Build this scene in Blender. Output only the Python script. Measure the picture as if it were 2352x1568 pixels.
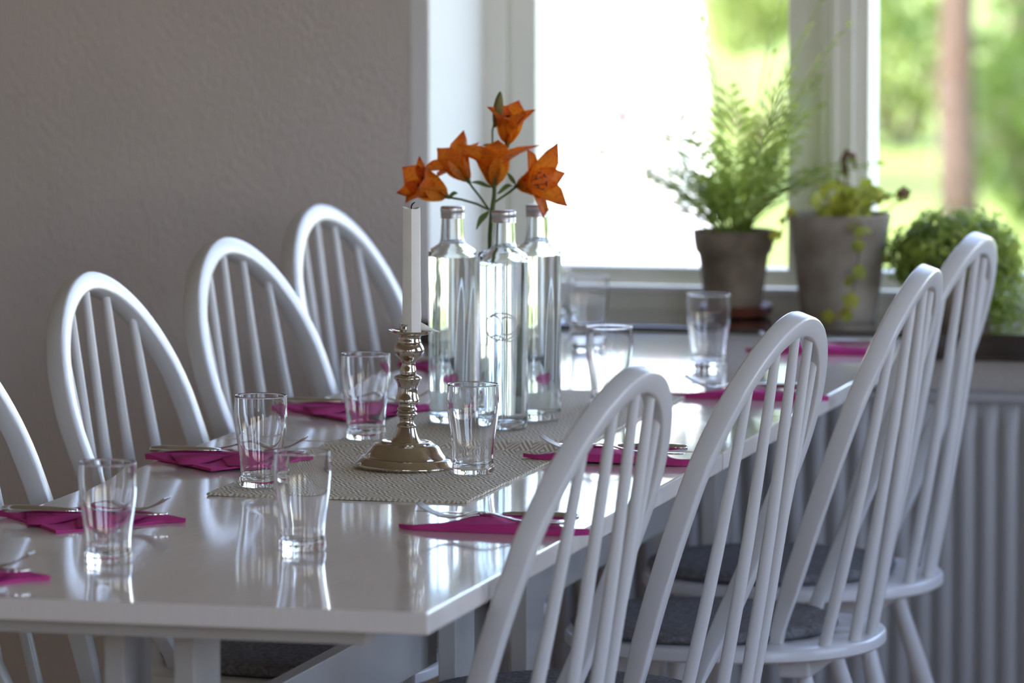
import bpy, bmesh, math, random
from math import sin, cos, pi, radians as R
from mathutils import Vector, Matrix

for o in list(bpy.data.objects): bpy.data.objects.remove(o, do_unlink=True)
scene = bpy.context.scene
COL = scene.collection
rnd = random.Random(7)

# ------------------------------------------------------------------ camera
cd = bpy.data.cameras.new('camera'); cam = bpy.data.objects.new('camera', cd); COL.objects.link(cam)
cd.sensor_width = 36; cd.lens = 200.0; cd.clip_end = 500
YAW, PITCH = -0.2453, 0.0967
cam.location = (2.2442, -5.7998, 1.6127)
cam.rotation_euler = (pi/2 - PITCH, 0, -YAW)
cd.dof.use_dof = True; cd.dof.focus_distance = 7.15; cd.dof.aperture_fstop = 5.6
scene.camera = cam

# ------------------------------------------------------------------ world, sun, exposure
w = bpy.data.worlds.new('sky'); scene.world = w; w.use_nodes = True
nt = w.node_tree; nt.nodes.clear()
sky = nt.nodes.new('ShaderNodeTexSky'); sky.sky_type = 'NISHITA'; sky.sun_disc = False
sky.sun_elevation = R(48); sky.sun_rotation = R(215); sky.air_density = 1.0; sky.dust_density = 1.2; sky.ozone_density = 1.0
bg = nt.nodes.new('ShaderNodeBackground'); bg.inputs['Strength'].default_value = 0.62
ow = nt.nodes.new('ShaderNodeOutputWorld')
tint = nt.nodes.new('ShaderNodeMix'); tint.data_type = 'RGBA'; tint.blend_type = 'MULTIPLY'; tint.inputs['Factor'].default_value = 1; tint.inputs['B'].default_value = (1.12, .99, 1.0, 1)
nt.links.new(sky.outputs[0], tint.inputs['A']); nt.links.new(tint.outputs['Result'], bg.inputs[0]); nt.links.new(bg.outputs[0], ow.inputs[0])
sd = bpy.data.lights.new('sun', 'SUN'); sd.energy = 3.6; sd.angle = R(0.6); sd.color = (1.0, 0.95, 0.86)
sun = bpy.data.objects.new('sun', sd); COL.objects.link(sun)
sun.rotation_euler = Vector((0.42, 0.62, -0.80)).to_track_quat('-Z', 'Y').to_euler()
def portal(name, loc, rot, sx, sy):
    l = bpy.data.lights.new(name, 'AREA'); l.shape = 'RECTANGLE'; l.size = sx; l.size_y = sy
    l.cycles.is_portal = True
    o = bpy.data.objects.new(name, l); COL.objects.link(o); o.location = loc; o.rotation_euler = rot
RW = 3.3          # right wall inner face
SW = ((1.0, 2.7), (-2.9, -.5), (-7.2, -4.2)); SWZ = (.80, 2.55)   # windows in the right wall (y ranges), their height
FILL_W = ((.8, 1.3),)                                   # unseen window added behind the camera for fill light (x ranges)
for a, c in SW: portal('portal_window_side', (RW+.02, (a+c)/2, sum(SWZ)/2), (0, pi/2, 0), SWZ[1]-SWZ[0], c-a)
for a, c in FILL_W: portal('portal_fill_window_back', ((a+c)/2, -8.02, sum(SWZ)/2), (pi/2, 0, 0), c-a, SWZ[1]-SWZ[0])
portal('portal_window_far', (.98, 3.6, 1.45), (-pi/2, 0, 0), 2.2, 1.4)
vs = scene.view_settings
vs.view_transform = 'Standard'; vs.look = 'None'; vs.exposure = 1.32; vs.gamma = 1.0; vs.use_curve_mapping = False
cy = scene.cycles
cy.max_bounces = 24; cy.transmission_bounces = 24; cy.glossy_bounces = 8; cy.diffuse_bounces = 5; cy.transparent_max_bounces = 24
cy.use_denoising = True

# ------------------------------------------------------------------ materials
def mat(name, col, rough=.5, metal=0, spec=.5, coat=0, coat_r=.1, trans=0, ior=1.45, var=0, vscale=8, bump=0, bscale=200, vdir=None, col2=None, sss=0):
    m = bpy.data.materials.new(name); m.use_nodes = True; n = m.node_tree; b = n.nodes['Principled BSDF']
    b.inputs['Base Color'].default_value = (*col, 1); b.inputs['Roughness'].default_value = rough
    b.inputs['Metallic'].default_value = metal; b.inputs['Specular IOR Level'].default_value = spec
    b.inputs['Coat Weight'].default_value = coat; b.inputs['Coat Roughness'].default_value = coat_r
    b.inputs['Transmission Weight'].default_value = trans; b.inputs['IOR'].default_value = ior
    if sss:
        b.inputs['Subsurface Weight'].default_value = sss; b.inputs['Subsurface Radius'].default_value = (.01, .006, .004)
    tc = n.nodes.new('ShaderNodeTexCoord'); mp = n.nodes.new('ShaderNodeMapping')
    n.links.new(tc.outputs['Object'], mp.inputs[0])
    if vdir: mp.inputs['Scale'].default_value = vdir
    if var or col2:
        t = n.nodes.new('ShaderNodeTexNoise'); t.inputs['Scale'].default_value = vscale; t.inputs['Detail'].default_value = 5
        n.links.new(mp.outputs[0], t.inputs['Vector'])
        r = n.nodes.new('ShaderNodeValToRGB'); r.color_ramp.elements[0].position = .32; r.color_ramp.elements[1].position = .68
        c2 = col2 or col
        r.color_ramp.elements[0].color = (*[max(0, c*(1-var)) for c in c2], 1)
        r.color_ramp.elements[1].color = (*[min(1, c*(1+var)) for c in col], 1)
        n.links.new(t.outputs[0], r.inputs[0]); n.links.new(r.outputs[0], b.inputs['Base Color'])
    if bump:
        t2 = n.nodes.new('ShaderNodeTexNoise'); t2.inputs['Scale'].default_value = bscale; t2.inputs['Detail'].default_value = 3
        n.links.new(mp.outputs[0], t2.inputs['Vector'])
        bp = n.nodes.new('ShaderNodeBump'); bp.inputs['Strength'].default_value = bump; bp.inputs['Distance'].default_value = .002
        n.links.new(t2.outputs[0], bp.inputs['Height']); n.links.new(bp.outputs[0], b.inputs['Normal'])
    return m
def leafmat(name, c1, c2, tr=.45, scale=30):
    m = mat(name, c1, .45, var=.15, vscale=scale, col2=c2)
    n = m.node_tree; b = n.nodes['Principled BSDF']; out = n.nodes['Material Output']
    t = n.nodes.new('ShaderNodeBsdfTranslucent'); mx = n.nodes.new('ShaderNodeMixShader'); mx.inputs[0].default_value = tr
    src = b.inputs['Base Color'].links[0].from_socket
    n.links.new(src, t.inputs[0]); n.links.new(b.outputs[0], mx.inputs[1]); n.links.new(t.outputs[0], mx.inputs[2])
    n.links.new(mx.outputs[0], out.inputs[0]); return m
def glassmat(name, col=(1, 1, 1), ior=1.47, rough=0):
    return mat(name, col, rough, trans=1, ior=ior)
def panemat():
    m = bpy.data.materials.new('window_glass'); m.use_nodes = True; n = m.node_tree; n.nodes.clear()
    t = n.nodes.new('ShaderNodeBsdfTransparent'); g = n.nodes.new('ShaderNodeBsdfGlossy'); g.inputs['Roughness'].default_value = .02
    mx = n.nodes.new('ShaderNodeMixShader'); mx.inputs[0].default_value = .05
    o = n.nodes.new('ShaderNodeOutputMaterial')
    n.links.new(t.outputs[0], mx.inputs[1]); n.links.new(g.outputs[0], mx.inputs[2]); n.links.new(mx.outputs[0], o.inputs[0]); return m
def runnermat():
    m = mat('woven_runner', (.4, .36, .28), .95, spec=.1); n = m.node_tree; b = n.nodes['Principled BSDF']
    tc = n.nodes.new('ShaderNodeTexCoord'); sx = n.nodes.new('ShaderNodeSeparateXYZ'); n.links.new(tc.outputs['UV'], sx.inputs[0])
    def M(op, a, bb=None):
        k = n.nodes.new('ShaderNodeMath'); k.operation = op
        for i, s in enumerate((a, bb)):
            if s is None: continue
            if isinstance(s, (int, float)): k.inputs[i].default_value = s
            else: n.links.new(s, k.inputs[i])
        return k.outputs[0]
    px = M('PINGPONG', M('MULTIPLY', sx.outputs[0], 1/.017), 1.0); py = M('PINGPONG', M('MULTIPLY', sx.outputs[1], 1/.034), 1.0)
    d = M('ADD', px, py); s = M('SINE', M('MULTIPLY', d, 2*pi*2.5))
    th = n.nodes.new('ShaderNodeTexNoise'); th.inputs['Scale'].default_value = 900; th.inputs['Detail'].default_value = 2
    n.links.new(tc.outputs['UV'], th.inputs['Vector'])
    v = M('ADD', M('MULTIPLY', s, .5), M('MULTIPLY', th.outputs[0], .9))
    r = n.nodes.new('ShaderNodeValToRGB'); r.color_ramp.elements[0].position = .12; r.color_ramp.elements[1].position = .7
    r.color_ramp.elements[0].color = (.60, .50, .36, 1); r.color_ramp.elements[1].color = (.92, .89, .80, 1)
    n.links.new(v, r.inputs[0]); n.links.new(r.outputs[0], b.inputs['Base Color'])
    bp = n.nodes.new('ShaderNodeBump'); bp.inputs['Strength'].default_value = .7; bp.inputs['Distance'].default_value = .0012
    n.links.new(v, bp.inputs['Height']); n.links.new(bp.outputs[0], b.inputs['Normal']); return m
def wallmat(name, col):
    m = mat(name, col, .85, spec=.2, var=.04, vscale=3); n = m.node_tree; b = n.nodes['Principled BSDF']
    tc = n.nodes.new('ShaderNodeTexCoord'); mp = n.nodes.new('ShaderNodeMapping'); mp.inputs['Scale'].default_value = (1, 1, .35)
    n.links.new(tc.outputs['Object'], mp.inputs[0])
    t = n.nodes.new('ShaderNodeTexNoise'); t.inputs['Scale'].default_value = 190; t.inputs['Detail'].default_value = 4
    n.links.new(mp.outputs[0], t.inputs['Vector'])
    bp = n.nodes.new('ShaderNodeBump'); bp.inputs['Strength'].default_value = 1.0; bp.inputs['Distance'].default_value = .004
    n.links.new(t.outputs[0], bp.inputs['Height']); n.links.new(bp.outputs[0], b.inputs['Normal']); return m
def tablemat():
    m = mat('lacquered_table', (.83, .775, .72), .085, spec=.6, var=.02, vscale=12, vdir=(12, 1, 1), coat=.35, coat_r=.04)
    n = m.node_tree; b = n.nodes['Principled BSDF']
    tc = n.nodes.new('ShaderNodeTexCoord'); mp = n.nodes.new('ShaderNodeMapping'); mp.inputs['Scale'].default_value = (60, 4, 4)
    n.links.new(tc.outputs['Object'], mp.inputs[0])
    t = n.nodes.new('ShaderNodeTexNoise'); t.inputs['Scale'].default_value = 3; t.inputs['Detail'].default_value = 3
    n.links.new(mp.outputs[0], t.inputs['Vector'])
    bp = n.nodes.new('ShaderNodeBump'); bp.inputs['Strength'].default_value = .035; bp.inputs['Distance'].default_value = .002
    n.links.new(t.outputs[0], bp.inputs['Height']); n.links.new(bp.outputs[0], b.inputs['Normal']); return m
def petalmat():
    m = mat('lily_petal', (.85, .22, .02), .45); n = m.node_tree; b = n.nodes['Principled BSDF']; out = n.nodes['Material Output']
    uv = n.nodes.new('ShaderNodeUVMap'); sx = n.nodes.new('ShaderNodeSeparateXYZ'); n.links.new(uv.outputs[0], sx.inputs[0])
    r = n.nodes.new('ShaderNodeValToRGB'); e = r.color_ramp.elements
    e[0].position = 0; e[0].color = (.62, .24, .03, 1); e[1].position = 1; e[1].color = (.84, .17, .015, 1)
    k = e.new(.4); k.color = (.95, .34, .015, 1)
    n.links.new(sx.outputs[1], r.inputs[0])
    nz = n.nodes.new('ShaderNodeTexNoise'); nz.inputs['Scale'].default_value = 22; n.links.new(uv.outputs[0], nz.inputs['Vector'])
    mx = n.nodes.new('ShaderNodeMix'); mx.data_type = 'RGBA'; mx.inputs['B'].default_value = (.42, .05, .01, 1)
    rr = n.nodes.new('ShaderNodeValToRGB'); rr.color_ramp.elements[0].position = .5; rr.color_ramp.elements[1].position = .85
    n.links.new(nz.outputs[0], rr.inputs[0]); n.links.new(rr.outputs[0], mx.inputs['Factor']); n.links.new(r.outputs[0], mx.inputs['A'])
    n.links.new(mx.outputs['Result'], b.inputs['Base Color'])
    t = n.nodes.new('ShaderNodeBsdfTranslucent'); ms = n.nodes.new('ShaderNodeMixShader'); ms.inputs[0].default_value = .45
    n.links.new(mx.outputs['Result'], t.inputs[0]); n.links.new(b.outputs[0], ms.inputs[1]); n.links.new(t.outputs[0], ms.inputs[2])
    n.links.new(ms.outputs[0], out.inputs[0]); return m

M = {}
M['wall'] = wallmat('textured_wallpaper', (.70, .635, .59))
M['plaster'] = mat('white_plaster', (.66, .61, .55), .7, var=.02, vscale=4, bump=.1, bscale=60)
M['reveal'] = mat('white_reveal_paint', (.86, .86, .85), .5, var=.015, vscale=5)
M['ceiling'] = mat('ceiling_paint', (.80, .71, .62), .8, var=.02)
M['floor'] = mat('dark_floor_boards', (.40, .255, .155), .35, var=.2, vscale=6, vdir=(8, 1, 1), bump=.1, bscale=40)
M['frame'] = mat('cream_window_paint', (.86, .835, .75), .4, var=.02, vscale=6)
M['pane'] = panemat()
M['sill'] = mat('dark_sill_wood', (.055, .040, .030), .12, var=.25, vscale=14, vdir=(1, 10, 10), coat=1, coat_r=.07)
M['radiator'] = mat('grey_radiator_enamel', (.46, .455, .46), .38, var=.02, vscale=5)
M['table'] = tablemat()
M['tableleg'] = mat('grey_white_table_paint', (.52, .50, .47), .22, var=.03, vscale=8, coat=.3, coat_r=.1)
M['chair'] = mat('white_chair_paint', (.72, .715, .71), .30, var=.015, vscale=10, bump=.03, bscale=120, coat=.25, coat_r=.15)
M['felt'] = mat('grey_felt', (.21, .20, .205), .98, spec=.08, var=.35, vscale=160, bump=.9, bscale=420)
M['runner'] = runnermat()
M['glass'] = glassmat('clear_glass'); M['bottle'] = glassmat('bottle_glass', (.955, .985, .97), 1.47)
M['water'] = glassmat('water', (.99, 1, 1), 1.33)
M['etch'] = mat('frosted_etching', (.72, .73, .68), .7, var=.05)
M['cap'] = mat('aluminium_cap', (.72, .72, .73), .34, 1, var=.04, vscale=60)
M['silver'] = mat('tarnished_silver', (.60, .54, .46), .08, 1, var=.10, vscale=22, bump=.04, bscale=60)
M['steel'] = mat('cutlery_steel', (.66, .65, .63), .12, 1, var=.05, vscale=40)
M['wax'] = mat('ivory_wax', (.90, .875, .80), .42, sss=.35, var=.03, vscale=30, bump=.08, bscale=50)
M['foil'] = mat('crumpled_foil', (.80, .80, .82), .2, 1, var=.05, bump=1, bscale=160)
M['wick'] = mat('burnt_wick', (.015, .013, .012), .9, var=.1)
M['napkin'] = mat('magenta_napkin_paper', (.60, .06, .28), .85, spec=.15, var=.08, vscale=40, bump=.25, bscale=700)
M['petal'] = petalmat()
M['bud'] = leafmat('lily_bud_skin', (.32, .22, .05), (.16, .17, .04), .2)
M['stem'] = leafmat('lily_stem_green', (.14, .20, .05), (.09, .14, .04), .2)
M['stamen'] = mat('stamen_brown', (.16, .05, .03), .7, var=.1)
M['terracotta'] = mat('weathered_terracotta', (.30, .235, .17), .9, var=.2, vscale=14, col2=(.17, .125, .08), bump=.4, bscale=60)
M['greypot'] = mat('lime_stained_grey_pot', (.44, .39, .32), .9, var=.12, vscale=10, col2=(.25, .195, .14), bump=.4, bscale=50)
M['saucer'] = mat('dark_glazed_saucer', (.16, .05, .03), .3, var=.2, vscale=20)
M['soil'] = mat('soil', (.03, .022, .015), 1, var=.3, vscale=60)
M['palm'] = leafmat('palm_leaf', (.46, .52, .11), (.22, .32, .06), .5)
M['ivy'] = leafmat('yellowing_leaf', (.55, .52, .07), (.24, .33, .05), .4, 18)
M['dryleaf'] = leafmat('withered_leaf', (.26, .15, .08), (.16, .09, .05), .3)
M['parsley'] = leafmat('bright_green_leaf', (.42, .50, .09), (.19, .28, .04), .45)
M['lawn'] = mat('sunlit_lawn', (.23, .30, .05), .9, var=.25, vscale=.4, col2=(.13, .20, .03))
M['gravel'] = mat('pale_gravel', (.80, .77, .70), .95, var=.08, vscale=2, bump=.3, bscale=30)
M['bark'] = mat('tree_bark', (.10, .068, .048), .95, var=.25, vscale=12, vdir=(4, 4, 1), bump=.6, bscale=30)
M['treeleaf'] = leafmat('tree_leaf', (.12, .19, .03), (.075, .13, .022), .5, 3)
M['treeleaf2'] = leafmat('shrub_leaf', (.20, .26, .04), (.13, .19, .03), .5, 3)
M['whitepost'] = mat('white_post_paint', (.88, .88, .86), .5, var=.02)

# ------------------------------------------------------------------ mesh helpers
class MB:
    def __init__(s): s.v = []; s.f = []; s.uv = None
    def add(s, vs, fs):
        o = len(s.v); s.v += [tuple(p) for p in vs]; s.f += [tuple(i+o for i in f) for f in fs]; return s
    def box(s, x0, x1, y0, y1, z0, z1):
        return s.add([(x0,y0,z0),(x1,y0,z0),(x1,y1,z0),(x0,y1,z0),(x0,y0,z1),(x1,y0,z1),(x1,y1,z1),(x0,y1,z1)],
                     [(3,2,1,0),(4,5,6,7),(0,1,5,4),(1,2,6,5),(2,3,7,6),(3,0,4,7)])
    def lathe(s, prof, n=32, mod=None, c=(0,0,0), close=False):
        vs = []; fs = []
        for k, (r, z) in enumerate(prof):
            for i in range(n):
                a = 2*pi*i/n; rr = r*(mod(a, k) if mod else 1); vs.append((c[0]+rr*cos(a), c[1]+rr*sin(a), c[2]+z))
        m = len(prof)
        for k in range(m-1 if not close else m):
            k2 = (k+1) % m
            for i in range(n):
                j = (i+1) % n; fs.append((k*n+i, k*n+j, k2*n+j, k2*n+i))
        if not close:
            if prof[0][0] > 1e-6: fs.append(tuple(range(n-1, -1, -1)))
            if prof[-1][0] > 1e-6: fs.append(tuple((m-1)*n+i for i in range(n)))
        return s.add(vs, fs)
    def sweep(s, path, secs, ups=None, cap=True):
        """path: list of Vector; secs: list (per point) of [(a,b)] section points; ups: per-point reference 'b' axis"""
        n = len(secs[0]); vs = []; fs = []; m = len(path); prev = None
        for k in range(m):
            t = (path[min(k+1, m-1)]-path[max(k-1, 0)]).normalized()
            if ups is not None: u = ups[k]
            else:
                if prev is None:
                    u = Vector((0, 0, 1)) if abs(t.z) < .9 else Vector((1, 0, 0))
                else: u = prev
            u = (u-t*u.dot(t)).normalized(); prev = u; a = t.cross(u)
            for (p, q) in secs[k]: vs.append(path[k]+a*p+u*q)
        for k in range(m-1):
            for i in range(n):
                j = (i+1) % n; fs.append((k*n+i, k*n+j, (k+1)*n+j, (k+1)*n+i))
        if cap: fs.append(tuple(range(n-1, -1, -1))); fs.append(tuple((m-1)*n+i for i in range(n)))
        return s.add(vs, fs)
    def tube(s, path, rad, n=8, cap=True):
        path = [Vector(p) for p in path]
        if not isinstance(rad, (list, tuple)): rad = [rad]*len(path)
        return s.sweep(path, [[(r*cos(2*pi*i/n), r*sin(2*pi*i/n)) for i in range(n)] for r in rad], cap=cap)
    def build(s, name, m, parent=None, smooth=False, bevel=0, recalc=True, auto=None):
        me = bpy.data.meshes.new(name); me.from_pydata(s.v, [], s.f)
        if recalc or bevel:
            bm = bmesh.new(); bm.from_mesh(me)
            if recalc: bmesh.ops.recalc_face_normals(bm, faces=bm.faces)
            if bevel: bmesh.ops.bevel(bm, geom=list(bm.edges), offset=bevel, segments=2, affect='EDGES', profile=.6)
            bm.to_mesh(me); bm.free()
        if smooth: me.polygons.foreach_set('use_smooth', [True]*len(me.polygons))
        if s.uv:
            l = me.uv_layers.new(name='UVMap')
            for lp in me.loops: l.data[lp.index].uv = s.uv[lp.vertex_index]
        me.materials.append(M[m]); me.update()
        if auto: me.set_sharp_from_angle(angle=R(auto))
        o = bpy.data.objects.new(name, me); COL.objects.link(o)
        if parent: o.parent = parent
        return o
def empty(name, loc=(0,0,0), rz=0):
    o = bpy.data.objects.new(name, None); COL.objects.link(o); o.location = loc; o.rotation_euler = (0, 0, rz); o.empty_display_size = .05; return o
def tag(o, label=None, cat=None, group=None, kind=None):
    if label: o['label'] = label
    if cat: o['category'] = cat
    if group: o['group'] = group
    if kind: o['kind'] = kind
    return o
def kids(o): return [c for c in bpy.data.objects if c.parent == o]
def copy_tree(o, parent=None):
    c = o.copy(); COL.objects.link(c); c.parent = parent
    for ch in kids(o): copy_tree(ch, c)
    return c
def fine(prof, k=4):
    """Catmull-Rom refinement of a lathe profile"""
    out = []; n = len(prof)
    for i in range(n-1):
        p0, p1, p2, p3 = prof[max(i-1,0)], prof[i], prof[i+1], prof[min(i+2,n-1)]
        for j in range(k):
            t = j/k
            out.append(tuple(.5*(2*p1[d]+(p2[d]-p0[d])*t+(2*p0[d]-5*p1[d]+4*p2[d]-p3[d])*t*t+(3*p1[d]-p0[d]-3*p2[d]+p3[d])*t**3) for d in (0,1)))
    out.append(prof[-1]); return [(max(r, 0), z) for r, z in out]

# ------------------------------------------------------------------ room shell
WY = 3.19                       # room face of the window wall
X0, X1, Y0, ZC = -2.9, RW, -8.0, 2.65
OX0, OX1, OZ0, OZ1 = -.147, 2.15, .70, 2.15   # window opening
def struct(o, label=None, cat=None): o['kind'] = 'structure'; return o
struct(MB().box(X0-.3, X1+.3, Y0-.3, WY+.4, -.12, 0).build('floor', 'floor'))
struct(MB().box(X0-.3, X1+.3, Y0-.3, WY+.4, ZC, ZC+.25).build('ceiling', 'ceiling'))
b = MB(); b.box(X0-.3, OX0, WY, WY+.4, 0, ZC); b.box(OX1, X1+.3, WY, WY+.4, 0, ZC); b.box(OX0, OX1, WY, WY+.4, 0, OZ0); b.box(OX0, OX1, WY, WY+.4, OZ1, ZC)
wf = struct(b.build('wall_far', 'wall'))
struct(MB().box(X0-.3, X0, Y0-.3, WY, 0, ZC).build('wall_left', 'wall'))
z0, z1 = SWZ; T2 = .3
def pierced(holes, lo, hi, bx):
    bx(lo, hi, 0, z0); bx(lo, hi, z1, ZC); q = lo
    for a, c in sorted(holes): bx(q, a, z0, z1); q = c
    bx(q, hi, z0, z1)
b = MB(); pierced(FILL_W, X0, X1, lambda a, c, u, v: b.box(a, c, Y0-.3, Y0, u, v)); struct(b.build('wall_back', 'plaster'))
b = MB()
pierced(SW, Y0-.3, WY, lambda a, c, u, v: b.box(X1, X1+T2, a, c, u, v))
struct(b.build('wall_right', 'plaster'))
for k, (a, c) in enumerate(SW+tuple(FILL_W)):  # side windows, then the unseen back window added for fill light
    e = struct(empty('window_%d' % (k+2), (X1+.15, (a+c)/2, z0) if k < len(SW) else ((a+c)/2, Y0-.15, z0), 0 if k < len(SW) else pi/2)); L = c-a; h = z1-z0
    f = MB(); t = .06
    f.box(-.04, .04, -L/2, L/2, 0, t); f.box(-.04, .04, -L/2, L/2, h-t, h); f.box(-.04, .04, -L/2, -L/2+t, t, h-t); f.box(-.04, .04, L/2-t, L/2, t, h-t)
    for q in (-L/6, L/6): f.box(-.04, .04, q-.04, q+.04, t, h-t)
    f.build('window_frame', 'frame', e)
    for q in (-L/3, 0, L/3): MB().box(-.004, .004, q-L/6+.03, q+L/6-.03, t, h-t).build('pane', 'pane', e)
# far window: splayed white reveals, frame, sashes, panes, sill
win = struct(empty('window_1', (0, 0, 0)))
b = MB()
b.add([(OX0-.001, WY-.001, .75), (-.119, 3.44, .75), (-.119, 3.44, OZ1), (OX0-.001, WY-.001, OZ1), (OX0-.03, WY-.001, .75), (OX0-.03, 3.44, .75), (OX0-.03, 3.44, OZ1), (OX0-.03, WY-.001, OZ1)],
      [(0,1,2,3), (4,7,6,5), (0,3,7,4), (1,5,6,2), (3,2,6,7), (0,4,5,1)])
b.box(2.12, 2.18, WY-.001, 3.44, .75, OZ1); b.box(OX0, 2.15, WY-.001, 3.44, OZ1-.02, OZ1+.02)
b.build('window_reveal', 'reveal', win)
ZB, ZT_ = .7475, 2.13
b = MB()
b.box(-.17, -.078, 3.44, 3.58, ZB, ZT_)                       # left jamb of the box frame
b.box(2.10, 2.17, 3.44, 3.58, ZB, ZT_); b.box(-.12, 2.12, 3.44, 3.58, 2.08, ZT_)
b.box(-.12, 2.12, 3.43, 3.58, ZB, .7785)                       # bottom board
b.box(.458, .512, 3.435, 3.58, .7785, 2.08)                    # centre post
b.box(.474, .486, 3.428, 3.435, .7785, 2.08)                   # cover bead
b.box(1.28, 1.33, 3.435, 3.58, .7785, 2.08)
b.build('window_frame', 'frame', win, bevel=.002)
b = MB(); b.box(-.12, 2.12, 3.424, 3.445, .7785, .7885).build('frame_bead', 'reveal', win, bevel=.002)
def sash(x0, x1, l, r):
    f = MB(); z0, z1 = .7885, 2.08
    f.box(x0, x1, 3.45, 3.50, z0, .8185); f.box(x0, x1, 3.45, 3.50, z1-.05, z1)
    f.box(x0, x0+l, 3.45, 3.50, .8185, z1-.05); f.box(x1-r, x1, 3.45, 3.50, .8185, z1-.05)
    s = f.build('sash', 'frame', win, bevel=.003)
    MB().box(x0+l-.004, x1-r+.004, 3.472, 3.476, .815, z1-.045).build('pane', 'pane', s)
    g = MB(); g.box(x0+l-.012, x0+l-.004, 3.50, 3.56, .80, z1-.04); g.box(x1-r+.004, x1-r+.012, 3.50, 3.56, .80, z1-.04); g.box(x0+l-.004, x1-r+.004, 3.50, 3.56, .80, .81)
    g.build('sash_liner', 'reveal', s)
sash(-.078, .458, .048, .058); sash(.512, 1.28, .024, .05); sash(1.33, 2.10, .05, .05)
b = MB(); b.box(-.152, 2.2, 3.142, 3.44, .709, .749)
b.build('window_sill', 'sill', win, bevel=.004)

# ------------------------------------------------------------------ outside
GZ = -1.20
from_cam = lambda px, D: (2.2442+D*sin(YAW+(px-1176)/13067), -5.7998+D*cos(YAW+(px-1176)/13067))
g = MB(); g.add([(-90, 3.6, GZ), (60, 3.6, GZ), (60, 200, GZ), (-90, 200, GZ)], [(0,1,2,3)])
tag(g.build('lawn', 'lawn', recalc=False), 'sunlit yellow-green lawn beyond the window', 'lawn', kind='structure')
g = MB(); p1 = from_cam(1650, 30); p2 = from_cam(1600, 75)
g.add([(-12, 4.5, GZ+.01), (.6, 4.5, GZ+.01), (*p1, GZ+.01), (*p2, GZ+.01), (-40, 70, GZ+.01)], [(0,1,2,3,4)])
tag(g.build('gravel_path', 'gravel', recalc=False), 'bleached pale gravel yard beyond the left pane', 'path', kind='structure')
px, py = from_cam(1528, 11.6)
e = tag(empty('veranda_post', (px, py, GZ), .1), 'white veranda post standing outside the left pane', 'post')
MB().box(-.042, .042, -.042, .042, 0.12, 3.2).build('shaft', 'whitepost', e, bevel=.004); MB().box(-.07, .07, -.07, .07, 0, .12).build('base', 'whitepost', e, bevel=.004)
def leafcloud(mb, c, rad, n, size, r):
    for _ in range(n):
        while True:
            p = Vector((r.uniform(-1,1), r.uniform(-1,1), r.uniform(-1,1)))
            if p.length < 1: break
        q = Vector((c[0]+p.x*rad[0], c[1]+p.y*rad[1], c[2]+p.z*rad[2]))
        if q.z < GZ+.02: q.z = GZ+.02+r.random()*.2
        d = Vector((r.gauss(0,1), r.gauss(0,1), r.gauss(0,.6))).normalized(); u = d.orthogonal().normalized(); u.rotate(Matrix.Rotation(r.random()*6.3, 3, d))
        v = d.cross(u); s = size*r.uniform(.6, 1.3)
        mb.add([q-u*s*.5, q+v*s*.28, q+u*s*.6, q-v*s*.28], [(0,1,2,3)])
def tree(px, D, tr, th, label, clouds, m='treeleaf', lean=0, seed=1):
    r = random.Random(seed); x, y = from_cam(px, D)
    e = tag(empty('garden_tree', (x, y, GZ)), label, 'tree', 'trees in the garden')
    t = MB(); pts = [(lean*z*.1+.04*sin(z*1.7+seed), .03*cos(z*1.3), z) for z in [th*i/10 for i in range(11)]]
    t.tube(pts, [tr*(1.25 if i == 0 else 1.05-.045*i) for i in range(11)], 12)
    for k in range(5):
        a = r.random()*6.3; h = th*r.uniform(.55, .9)
        t.tube([(lean*h*.1, 0, h), (lean*h*.1+cos(a)*.5, sin(a)*.5, h+.5), (lean*h*.1+cos(a)*1.1, sin(a)*1.1, h+.9)], [tr*.45, tr*.3, tr*.12], 6)
    t.build('trunk', 'bark', e, smooth=True)
    f = MB()
    for c, rad, n, s in clouds: leafcloud(f, c, rad, n, s, r)
    tag(f.build('foliage', m, e, recalc=False), kind='stuff')
def bush(px, D, clouds, label, m='treeleaf2', seed=1):
    r = random.Random(seed); x, y = from_cam(px, D); f = MB()
    for c, rad, n, s in clouds: leafcloud(f, (c[0], c[1], c[2]+GZ), rad, n, s, r)
    e = tag(empty('garden_shrub', (x, y, 0)), label, 'shrub', 'shrubs in the garden')
    tag(f.build('foliage', m, e, recalc=False), kind='stuff')
    t = MB()
    for k in range(6):
        a = k*1.05; t.tube([(0,0,GZ), (.25*cos(a), .25*sin(a), GZ+.35), (.5*cos(a), .5*sin(a), GZ+.8)], [.03,.022,.01], 6)
    t.build('stem', 'bark', e)
tree(2207, 35, .115, 5.5, 'slender brown tree trunk seen through the right pane', [((0,0,5.0), (2.6,2.6,1.5), 2500, .2), ((-.5,.6,1.45), (.32,.5,.40), 130, .13), ((.55,.8,1.15), (.42,.6,.55), 420, .13)], seed=3)
tree(2335, 43, .10, 6, 'farther thin tree at the right edge of the view', [((.3,1.5,4.5), (2,1.5,1.6), 1500, .24), ((.1,.8,1.1), (.45,.5,.5), 300, .14)], seed=5)
bush(2070, 45, [((0,0,.45), (.62,.5,.50), 330, .14), ((-.25,0,1.0), (.25,.4,.3), 90, .14)], 'sunlit shrub left of the tree trunk', seed=11)
bush(2285, 41, [((0,0,.55), (.40,.5,.60), 520, .13)], 'leafy shrub just right of the tree trunk', 'treeleaf', seed=12)
bush(2400, 37, [((0,0,.6), (.5,.5,.7), 700, .13)], 'darker shrub at the right edge of the lawn', 'treeleaf', seed=13)
bush(1735, 44, [((0,0,1.15), (.42,.5,.42), 330, .14)], 'pale green shrub high in the left pane', seed=14)
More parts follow.
